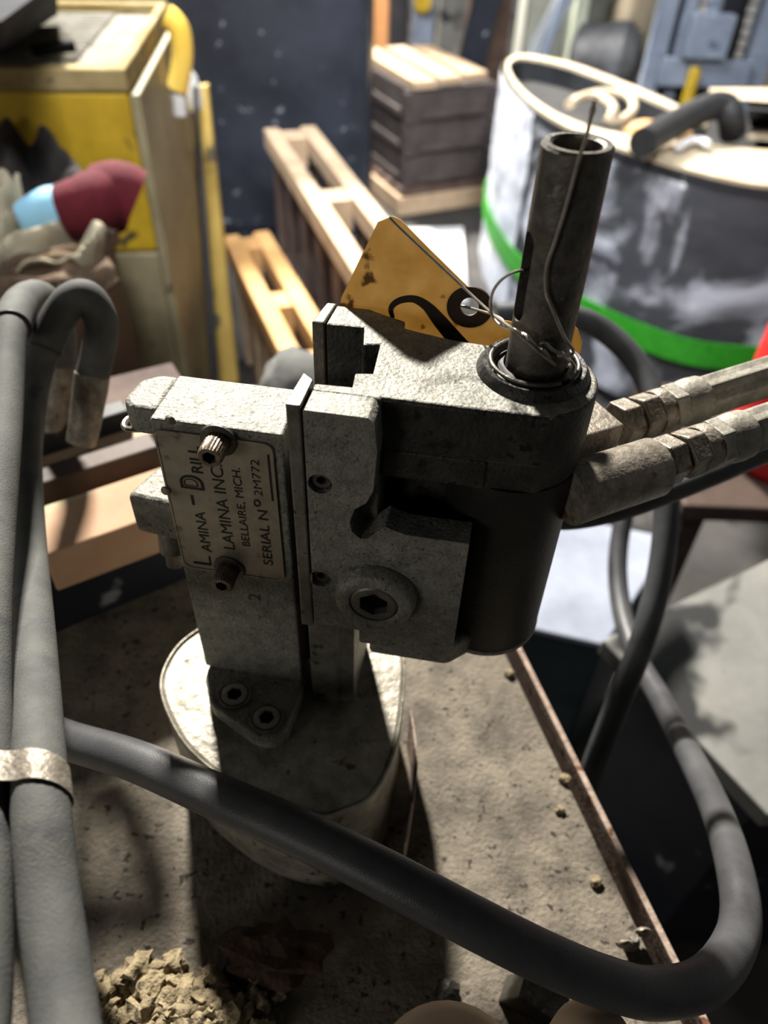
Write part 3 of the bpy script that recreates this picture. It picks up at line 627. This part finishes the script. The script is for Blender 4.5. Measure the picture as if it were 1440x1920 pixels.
# yellow machine -------------------------------------------------------
YZ = 1.06
c1 = at(232,128,z=YZ); c2 = at(312,3,z=YZ)
ym = thing('yellow_machine', (c1.x-.6,(c1.y+c2.y)/2,0), 'chipped yellow machine cabinet with ribbed tray top', 'machine')
f0 = at(-160,126,z=YZ); dx = (f0-c1); dyv = (c2-c1); f3 = f0+dyv
poly = [tuple(c1.xy),tuple(c2.xy),tuple(f3.xy),tuple(f0.xy)]
MB().prism(poly, .70, 1.02).build('body', yellow, ym, .008)
MB().prism(poly, .0, .699).build('lower_cabinet', olive, ym, .008)
ins_ = lambda k: [tuple((Vector(p)-Vector(poly[0]).lerp(Vector(poly[2]),.5))*k+Vector(poly[0]).lerp(Vector(poly[2]),.5)) for p in poly]
MB().wall(ins_(1.012), ins_(.90), 1.02, YZ, True).build('top_frame', mat('worn_yellow',(116,98,56),(150,134,96),10,.8,0,.2,60,(90,78,50),20,.6, spec=.1), ym, .004)
traym = mat('tray_metal', (96,92,82), (124,119,108), 20, .8, 0, .2, 80, spec=.1)
MB().prism(ins_(.905), 1.021, YZ-.022).build('tray', traym, ym)
sd = Vector((c2.x-c1.x,c2.y-c1.y,0)); sn = Vector((sd.y,-sd.x,0)).normalized()
MB().hexa([c1*1.0+sn*.001+Vector((0,0,-YZ+.02)), Vector((c2.x,c2.y,.02))+sn*.001, Vector((c2.x,c2.y,.02))+sn*.02, Vector((c1.x,c1.y,.02))+sn*.02,
           Vector((c1.x,c1.y,1.015))+sn*.001, Vector((c2.x,c2.y,1.015))+sn*.001, Vector((c2.x,c2.y,1.015))+sn*.02, Vector((c1.x,c1.y,1.015))+sn*.02]).build('side_panel', olive, ym, .003)
dl = dyv.normalized(); dw = (Vector((f0.x,f0.y,0))-Vector((c1.x,c1.y,0))).normalized()
for i in range(16):
    a = Vector((c1.x,c1.y,0))+dw*.12+dyv*(.11+.052*i)+Vector((0,0,YZ-.022)); a.z = YZ-.022
    MB().tube([a, a+dw*.75], .009, 8).build('tray_rib', traym, ym, smooth=True)
g = mat('grey_box', (50,50,52), (66,66,68), 6, .9, spec=.05)
p = at(-30,110,z=YZ+.005); q = at(108,95,z=YZ+.005)
gb = thing('grey_box', (p.x,p.y,YZ+.005), 'dark grey hood standing on the yellow machine', 'box')
MB().hexa([at(-160,120,z=YZ+.004),at(5,98,z=YZ+.004),at(112,28,z=YZ+.004),at(-160,10,z=YZ+.004),at(-160,60,z=YZ+.12),at(5,40,z=YZ+.12),at(112,-40,z=YZ+.12),at(-160,-60,z=YZ+.12)]).build('hood', g, gb, .01)
o = MB().tube([at(62,95,z=YZ+.01),at(138,86,z=YZ+.01)], .011, 8).build('black_rod', black, None, smooth=True); tag(o, 'short black rod lying on the yellow machine tray', 'rod')
hd = thing('grab_handle', at(330,170,y=2.02), 'bright yellow bent tube handle beside the yellow machine', 'handle')
hy = 1.92
MB().tube(crom([at(312,30,y=hy),at(325,40,y=hy),at(338,62,y=hy),at(342,100,y=hy),at(338,140,y=hy),at(333,165,y=hy)],6), .024, 16).build('tube', mat('bright_yellow',(220,180,60),(232,198,96),6,.5), hd, smooth=True)
MB().tube([at(333,160,y=hy),at(336,190,y=hy),at(338,215,y=hy)], .016, 12).build('white_grip', white, hd, smooth=True)
# black door with yellow edge post standing next to the machine
pp0 = at(372,165,y=2.35); pp1 = at(420,690,y=1.95)
yp = thing('yellow_post', (pp1.x,pp1.y,0), 'narrow yellow edged black guard panel leaning beside the machine', 'panel')
def strip_(x0,x1,X0,X1,nm_,mt,ya,yb,th_):
    a,b,c,d = at(x0,165,y=ya),at(x1,160,y=ya),at(X1,720,y=yb),at(X0,720,y=yb); off = Vector((0,th_,0))
    MB().hexa([d,c,c+off,d+off,a,b,b+off,a+off]).build(nm_, mt, yp, .004)
strip_(358,388,398,446,'edge_post',mat('post_yellow',(150,124,56),(172,146,72),8,.6,0,0,None,(84,76,58),12,.62),2.35,1.95,.03)
strip_(360,368,394,410,'guard_panel',mat('guard_black',(24,25,28),(38,39,42),5,.5),2.22,1.82,.02)
MB().lathe([(.02,0),(.028,.02),(.028,.08),(.018,.1)], frame(at(368,205,y=2.33),(-.2,0,1)),16).build('white_cap', white, yp, smooth=True)

# black cabinet --------------------------------------------------------
cy0 = 3.15; a = at(318,200,y=cy0); b = at(690,200,y=cy0)
cb_ = thing('black_cabinet', ((a.x+b.x)/2,cy0+.3,0), 'tall black steel cabinet with chalky scuffs behind the leaning pallets', 'cabinet')
MB().box((a.x-.45,cy0,.06),(b.x,cy0+.55,1.75)).build('body', cabm, cb_, .006)
MB().box((a.x-.42,cy0+.03,0),(b.x-.03,cy0+.5,.06)).build('plinth', black, cb_)
MB().box((a.x-.40,cy0-.008,.12),(b.x-.02,cy0,1.70)).build('door', cabm, cb_, .004)

# pallets leaning / standing ------------------------------------------
def pallet(label, far, near, zt, width, mt1, mt2, nb, hw=.026):
    a = at(*far, z=zt); b = at(*near, z=zt); d = (b-a); L = d.length; ang = math.atan2(d.y,d.x)
    h = thing('wooden_pallet', (a.x,a.y,0), label, 'pallet', ang, 'pallets standing on edge', absolute=False)
    for s in (0,1):
        y0 = s*(width)
        MB().box((0,y0-hw,zt-.06),(L,y0+hw,zt)).build('top_board', mt1, h, .003)
        for i in range(nb):
            x = .04+i*(L-.16)/(nb-1); MB().box((x,y0-.009,.005),(x+.085,y0+.009,zt-.061)).build('deck_board', mt2, h, .002)
        MB().box((0,y0-.011,0.0),(L,y0+.011,.06)).build('bottom_board', mt2, h, .002) if False else None
    for x in (.02,L*.5,L-.08):
        MB().box((x,hw+.001,zt-.10),(x+.09,width-hw-.001,zt-.006)).build('spacer_block', mt1, h, .002)
    return h
pallet('pale topped pallet standing on edge against the black cabinet', (508,240),(690,520),.62,.13,wood,woodd,6)
pallet('low orange wood pallet standing on edge beside the yellow edged panel', (432,440),(560,690),.42,.10,woodo,wood,5)

# crate stack ---------------------------------------------------------
g0 = at(765,402,z=0); hz = math.hypot(g0.x,g0.y)
rtop = ray(767,157); zc = CAM.z + rtop.z*(hz/math.hypot(rtop.x,rtop.y))
ct = {k: at(*v,z=zc) for k,v in dict(l=(684,97),f=(767,157),r=(930,143)).items()}
e1v = (ct['l']-ct['f']); e2v = (ct['r']-ct['f']); e1v.z = e2v.z = 0
L1, L2 = e1v.length, e2v.length; e2n = e2v.normalized(); e1n = Vector((-e2n.y,e2n.x,0)); fc = Vector((ct['f'].x,ct['f'].y,0)); ang = math.atan2(e2n.y,e2n.x)
nC = 3; zb0 = .13; ch = (zc-.02-zb0)/nC
pb_ = thing('floor_pallet', tuple(fc), 'low timber pallet under the stack of brown crates', 'pallet', ang, absolute=False)
for i in range(5): MB().box((-.03,-.03+i*(L1+.0)/5,.10),(L2+.03,-.03+i*L1/5+L1/5-.03,.128)).build('deck_board', woodd, pb_, .003)
MB().box((-.05,-.05,.012),(L2+.05,-.0305,.099)).build('skirt_board', wood, pb_, .003); MB().box((-.05,-.03,.012),(-.0305,L1,.099)).build('skirt_board', wood, pb_, .003)
for x in (0,L2/2-.04,L2-.08): MB().box((x,-.02,0),(x+.08,L1,.0995)).build('bearer', woodd, pb_, .003)
lbl = ['brown wooden crate at the bottom of the stack on the low pallet','brown wooden crate in the middle of its stack','brown wooden crate topping the stack, under pale lid boards']
for k in range(nC):
    zz = zb0+k*ch; c = thing('wooden_crate', (fc.x,fc.y,zz), lbl[k], 'crate', ang, 'stacked brown crates', absolute=False); H = ch-.004
    for (nm_,a_,b_) in (('front_panel',(0,0,0),(L2,.02,H*.92)),('back_panel',(0,L1-.02,0),(L2,L1,H*.92)),('side_panel',(0,.0205,0),(.02,L1-.0205,H*.92)),('side_panel',(L2-.02,.0205,0),(L2,L1-.0205,H*.92))):
        MB().box(a_,b_).build(nm_, cratem, c, .003)
    MB().box((.021,.021,0),(L2-.021,L1-.021,.02)).build('bottom_board', cratem, c)
    MB().box((.06,-.016,H*.10),(L2-.06,-.0005,H*.34)).build('batten', cratem, c, .003)
    MB().box((-.016,.06,H*.10),(-.0005,L1-.06,H*.34)).build('batten', cratem, c, .003)
    for (x,y) in ((.0,.0),(L2,0),(0,L1)): MB().box((x-.018,y-.018,0),(x+.018,y+.018,H*.93)).build('corner_post', cratem, c, .003)
    MB().box((.0,.0,H*.935),(L2,L1,H)).build('lid', cratem, c, .003)
lb = ['pale lid board on the crates, along the left edge','pale lid board on the crates, in the middle','pale lid board on the crates, next to the plastic wrapped roll']
for k in range(3):
    o = MB().box((k*L2/3+.016,-.02+.03*k,0),((k+1)*L2/3-.020,L1+.02,.035)).build('lid_board', wood, None, .004); o.location = (fc.x,fc.y,zb0+nC*ch-.0035); o.rotation_euler = (0,0,ang); tag(o, lb[k], 'board', 'boards lying on the crate stack')
# white sheet added as the bright lit patch of floor
o = MB().prism([tuple(at(*p,z=.03).xy) for p in ((735,428),(868,424),(878,560),(720,560))], .0, .03).build('lit_floor_sheet', white, None, .004); tag(o, 'white sheet laid in for the bright lit floor before the crates', 'sheet')

# wrapped belt roll ----------------------------------------------------
RZ = .76
op = [(1330,228),(1240,185),(1150,148),(1065,118),(985,104),(956,110),(948,128),(966,165),(1005,203),(1062,238),(1150,275),(1300,322),(1440,350),(1620,352),(1800,318),(1880,262),(1800,215),(1600,170)]
ip = [(1325,236),(1232,194),(1145,157),(1062,126),(990,110),(962,115),(955,130),(974,162),(1016,198),(1076,229),(1160,252),(1300,270),(1440,284),(1600,288),(1730,275),(1790,250),(1730,225),(1590,182)]
O_ = crom([at(*p,z=RZ) for p in op],5); I_ = crom([at(*p,z=RZ) for p in ip],5)
cen = at(1380,240,z=RZ)
rl_ = thing('belt_roll', (cen.x,cen.y,0), 'big black rubber belt roll wrapped in clear film with a bright green band', 'roll')
MB().wall([p.xy for p in O_],[p.xy for p in I_],.02,RZ-.006).build('belt_wall', mat('belt_black',(26,27,30),(44,45,48),5,.55,0,.2,30), rl_, smooth=True, ang=40)
MB().wall([p.xy for p in O_],[p.xy for p in I_],RZ-.006,RZ+.004).build('belt_edge', cream, rl_)
def offs(P,k): return [p+((p-cen)*Vector((1,1,0))).normalized()*k for p in P]
OF = O_[26:-14]
def wavy(P,k,amp,sd):
    return [p+((p-cen)*Vector((1,1,0))).normalized()*(k+amp*noise.noise(Vector((i*.45,sd,0)))) for i,p in enumerate(P)]
mb = MB(); rows = 26; V = []; 
for j in range(rows+1):
    z = .05+(RZ-.08)*j/rows
    for i,p in enumerate(OF):
        q = p+((p-cen)*Vector((1,1,0))).normalized()*(.012+.010*noise.noise(Vector((i*.35+j*.12,j*.35,3)))+.005*noise.noise(Vector((i*.9,j*.9,7)))); V.append((q.x,q.y,z))
nO = len(OF); mb.add(V,[(j*nO+i,j*nO+i+1,(j+1)*nO+i+1,(j+1)*nO+i) for j in range(rows) for i in range(nO-1)])
fo_ = mb.build('stretch_film', film, rl_, smooth=True, ang=80)
V = []; OG = OF[:16]  # extra white sheet painting the light that grazes the roll's left side
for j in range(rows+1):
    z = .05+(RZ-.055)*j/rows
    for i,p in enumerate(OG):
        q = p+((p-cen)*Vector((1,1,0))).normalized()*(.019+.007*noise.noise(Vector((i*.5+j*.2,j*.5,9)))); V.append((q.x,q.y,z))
nG = len(OG); MB().add(V,[(j*nG+i,j*nG+i+1,(j+1)*nG+i+1,(j+1)*nG+i) for j in range(rows) for i in range(nG-1)]).build('lit_side_film', film_lit, rl_, smooth=True, ang=80)
g1 = offs(OF,.028); g2 = offs(OF,.032)
MB().wall([p.xy for p in g2],[p.xy for p in g1],.245,.325).build('green_band', greendk, rl_, smooth=True, ang=60)
p = at(1310,332,z=RZ-.03); MB().lump(p+Vector((0,-.02,0)),.045,8,.5,3,(1.2,.8,.8)).build('film_knot', white, rl_, smooth=True)
inner = [tuple(p.xy) for p in I_[20:-5]]
MB().prism(inner, .02, .69).build('core_fill', mat('core_dark',(30,30,32),(48,46,44),5,.8), rl_)
# things inside the roll
def inside(name, pts, r, mt, label, cat, z, group=None):
    o = MB().tube(crom([at(px,py,z=z+dz) for px,py,dz in pts],8), r, 14).build(name, mt, None, smooth=True); return tag(o,label,cat,group)
inside('cream_hose_coil', [(1066,196,.0),(1088,183,.0),(1130,174,.01),(1175,180,.01),(1188,202,.0),(1170,222,.0),(1142,228,.0),(1150,202,.03),(1122,182,.035),(1092,182,.035),(1070,194,.035)], .014, cream, 'cream hose coiled inside the belt roll', 'hose', .765)
inside('black_pipe', [(1205,268,.0),(1262,234,.0),(1328,202,.02),(1358,200,.02),(1370,218,.0),(1374,250,-.05)], .038, rubber, 'black bent pipe lying across the rim of the belt roll', 'pipe', .82)
inside('grey_pipe', [(1272,276,0),(1290,266,.0),(1310,264,.0),(1328,272,0)], .012, white, 'thin grey white pipe bend resting on the belt roll rim', 'pipe', .785)
bx = thing('dark_carton', at(1450,230,z=.74), 'dark box with cream top flaps behind the bent pipe', 'box')
MB().hexa([at(1402,225,z=.70),at(1560,235,z=.70),at(1560,200,z=.70),at(1402,195,z=.70),at(1402,205,z=.83),at(1560,215,z=.83),at(1560,175,z=.83),at(1402,172,z=.83)]).build('body', rubber, bx, .004)
MB().hexa([at(1330,182,z=.832),at(1560,200,z=.832),at(1560,165,z=.832),at(1330,165,z=.832),at(1330,182,z=.845),at(1560,200,z=.845),at(1560,165,z=.845),at(1330,165,z=.845)]).build('top_flap', cream, bx)
o = MB().hexa([at(1400,260,z=.72),at(1560,273,z=.72),at(1560,250,z=.72),at(1410,240,z=.72),at(1400,260,z=.75),at(1560,273,z=.75),at(1560,250,z=.75),at(1410,240,z=.75)]).build('cream_batten', cream, None, .003); tag(o, 'cream batten lying in the belt roll before the dark box', 'board')
o = MB().lump((0,0,0),.08,21,.3,3,(1.3,.7,.3)).build('straw_pad', woodo, None, smooth=True); o.location = at(1238,246,z=.745); tag(o, 'straw coloured pad inside the belt roll', 'pad')

# far right: blue grey lift mast --------------------------------------
my = 4.2
ms = thing('lift_mast', (at(1330,160,y=my).x,my,0), 'blue grey lift mast with chains and a hydraulic block', 'mast')
def up_(px, w_, py=150, nm_='upright', mt=bluem, z1=1.9, dy=0, z0=.3):
    p = at(px,py,y=my+dy); MB().box((p.x-w_/2,my+dy,z0),(p.x+w_/2,my+dy+.07,z1)).build(nm_, mt, ms, .004)
up_(1222,.085); up_(1262,.055); up_(1410,.12,150,dy=-.02)
a = at(1240,122,y=my-.05); b = at(1398,158,y=my-.05)
MB().box((a.x,my-.06,b.z-.02),(b.x,my-.005,b.z+.10)).build('crossbar', bluem, ms, .006)
p = at(1325,66,y=my-.04); MB().box((p.x-.10,my-.1,p.z-.09),(p.x+.10,my-.02,p.z+.09)).build('hydraulic_block', bluem, ms, .008)
MB().tube([p+Vector((0,0,.09)),p+Vector((0,0,.6))], .035, 14).build('piston', bluem, ms, smooth=True)
MB().tube([p+Vector((0,0,-.2)),p+Vector((0,0,-.09))], .025, 14).build('piston_rod', bluem, ms, smooth=True)
for px in (1290,1378):
    q = at(px,120,y=my-.03); ch_ = None
    for i in range(12):
        z = q.z-.02+i*.045; o = MB().box((q.x-.018,my-.05,z),(q.x+.018,my-.02,z+.036)).build('chain_link', chain, ms, .004)
MB().box((at(1255,0,y=my).x,my+.1,.3),(at(1400,0,y=my).x+.1,my+.12,1.9)).build('back_shield', mat('shield_dark',(30,32,38),(44,46,52),4,.7), ms)  # dark panel behind the uprights
p = at(1288,165,y=my-.05); o = MB().lathe([(.03,0),(.03,.14),(.02,.16)],Matrix.Translation((p.x,my-.10,.0)) @ Matrix.Translation((0,0,p.z-.06)),16).build('yellow_rod', yellow, ms, smooth=True)

# far background row ---------------------------------------------------
fy = 5.4
def fbox(name, x0, x1, ybot, mt, label, cat, y, z1=2.0, dep=.25, tilt=0, bev=.01):
    a = at(x0,ybot,y=y); b = at(x1,ybot,y=y)
    zb_ = max(0, a.z)
    o = MB().box((-(b.x-a.x)/2,0,0),((b.x-a.x)/2,dep,z1-(0 if zb_ == 0 else 0))).build(name, mt, None, bev); o.location = ((a.x+b.x)/2,y,0); o.rotation_euler = (0,tilt,0); return tag(o,label,cat)
fbox('orange_post', 692,728,60, orange, 'orange painted post behind the crate stack', 'post', 4.6)
fbox('grey_column', 730,765,60, g, 'dark grey steel column next to the orange post', 'column', 5.2)
gc = fbox('gas_bottle', 772,812,60, bluem, 'grey blue upright cylinder case with yellow disc', 'case', 4.9)
p = at(793,4,y=4.88); o = MB().lathe([(.05,0),(.05,.012),(.04,.016)], frame(p,(0,-1,0)),24).build('yellow_disc', yellow, gc); o.location -= gc.location
fbox('grey_column', 822,850,60, greyp, 'light grey steel column behind the crates', 'column', 5.6)
fbox('leaning_board', 845,890,90, cabm, 'dark leaning board behind the crates', 'board', 5.0, tilt=.18)
fbox('aluminium_plank', 905,940,110, mat('alu_plank',(140,144,146),(166,168,170),6,.5,.2), 'leaning silver grey plank between crates and belt roll', 'plank', 4.6, 1.4, .04, .42)
fbox('steel_beam', 958,975,110, bluem, 'slim leaning blue grey beam beside the silver plank', 'beam', 4.4, 1.8, .06, .25)
fbox('white_machine', 985,1060,60, mat('white_enamel',(176,176,166),(196,196,186),5,.5), 'white enamel machine housing in the far background', 'machine', 5.6, 1.6, .5)
fbox('pale_post', 1068,1092,85, mat('pale_green_post',(176,182,160),(192,196,176),5,.6), 'pale green post beside the white machine', 'post', 5.2)
fbox('grey_machine', 1095,1210,60, mat('grey_machine',(120,120,112),(146,146,138),4,.6), 'grey machine block behind the dark motor', 'machine', 5.9, 1.7, .5)
p = at(1140,110,y=4.8); mo = thing('dark_motor', (p.x,4.8,0), 'dusty dark electric motor in front of the grey machine', 'motor')
MB().lathe([(.10,-.2),(.17,-.16),(.18,.1),(.12,.16),(.05,.18)], frame((p.x,4.8,p.z),(.9,-.4,.1)),28).build('housing', mat('motor_grey',(74,74,76),(104,104,106),10,.7), mo, smooth=True)
MB().box((p.x-.16,4.7,0),(p.x+.16,4.95,p.z-.12)).build('pedestal', cabm, mo, .01)
p = at(1195,40,y=5.5); o = MB().lathe([(.14,-.25),(.16,-.2),(.16,.2),(.1,.26)], Matrix.Translation((0,0,0)),28).build('cream_tank', cream, None, smooth=True); o.location = p; tag(o,'cream rounded tank beside the lift mast','tank')
p = at(1040,40,y=4.9)
fbox('timber_stub', 1030,1075,100, wood, 'timber stub on the floor behind the belt roll', 'block', 4.7, .42, .2)
fbox('rust_frame', 880,960,20, woodd, 'rusty brown rack far behind the crates', 'rack', 6.2, 1.5, .3)

# ================================================================== right of the table
# white lidded teal bin
zb = .50
wbp = [at(*p,z=zb) for p in ((985,1172),(1135,1206),(1260,1010),(1010,960))]
wb = thing('teal_bin', (wbp[0].x+.1,wbp[0].y+.15,0), 'dark teal bin with a white film covered lid beside the table', 'bin')
MB().prism([tuple(p.xy) for p in wbp], .0, zb-.012).build('body', teal, wb, .006)
MB().prism([tuple((p+(p-(wbp[0]+wbp[2])/2)*.03).xy) for p in wbp], zb-.012, zb).build('lid', mat('lid_white',(120,125,138),(150,155,168),5,.4,0,.4,14), wb, .004)
# grey machine cover
gz = .62
gp = [at(1128,1200,z=gz-.02),at(1440,1530,z=gz-.06),at(1900,1500,z=gz),at(1800,930,z=gz+.10),at(1440,1045,z=gz+.06)]
gm = thing('grey_machine_cover', (gp[1].x+.1,gp[1].y+.2,0), 'scuffed grey painted machine cover beyond the table edge', 'machine')
V = [Vector(p) for p in gp]+[Vector(p)-Vector((0,0,.03)) for p in gp]
MB().add(V,[(0,1,2,3,4),(9,8,7,6,5)]+[(i,i+5,(i+1)%5+5,(i+1)%5) for i in range(5)]).build('cover_plate', greyp, gm, .003)
cc_ = sum((Vector(p) for p in gp), Vector())/5
MB().prism([tuple((Vector(p)*.8+cc_*.2).xy) for p in gp], 0, gz-.095).build('housing', cabm, gm)
o = thing('red_can', at(1470,900,z=.62), 'red plastic can beside the belt roll', 'can')
rc = at(1530,690,d=1.35)
MB().lathe([(.11,0),(.12,.02),(.12,.26),(.095,.34),(.05,.37)], Matrix.Translation((rc.x+.02,rc.y,rc.z-.2)) ,36).build('body', redm, o, smooth=True)
MB().lathe([(.04,.36),(.04,.40)], Matrix.Translation((rc.x+.02,rc.y,rc.z-.2)) ,20).build('cap', black, o, smooth=True)
st_ = thing('low_stand', (rc.x,rc.y,0), 'dark low stand under the red can', 'stand')
MB().box((rc.x-.22,rc.y-.16,rc.z-.24),(rc.x+.5,rc.y+.25,rc.z-.202)).build('top', brownbar, st_, .004)
for sx in (-.18,.44):
    for sy in (-.12,.2): MB().box((rc.x+sx-.02,rc.y+sy-.02,0),(rc.x+sx+.02,rc.y+sy+.02,rc.z-.241)).build('leg', brownbar, st_)
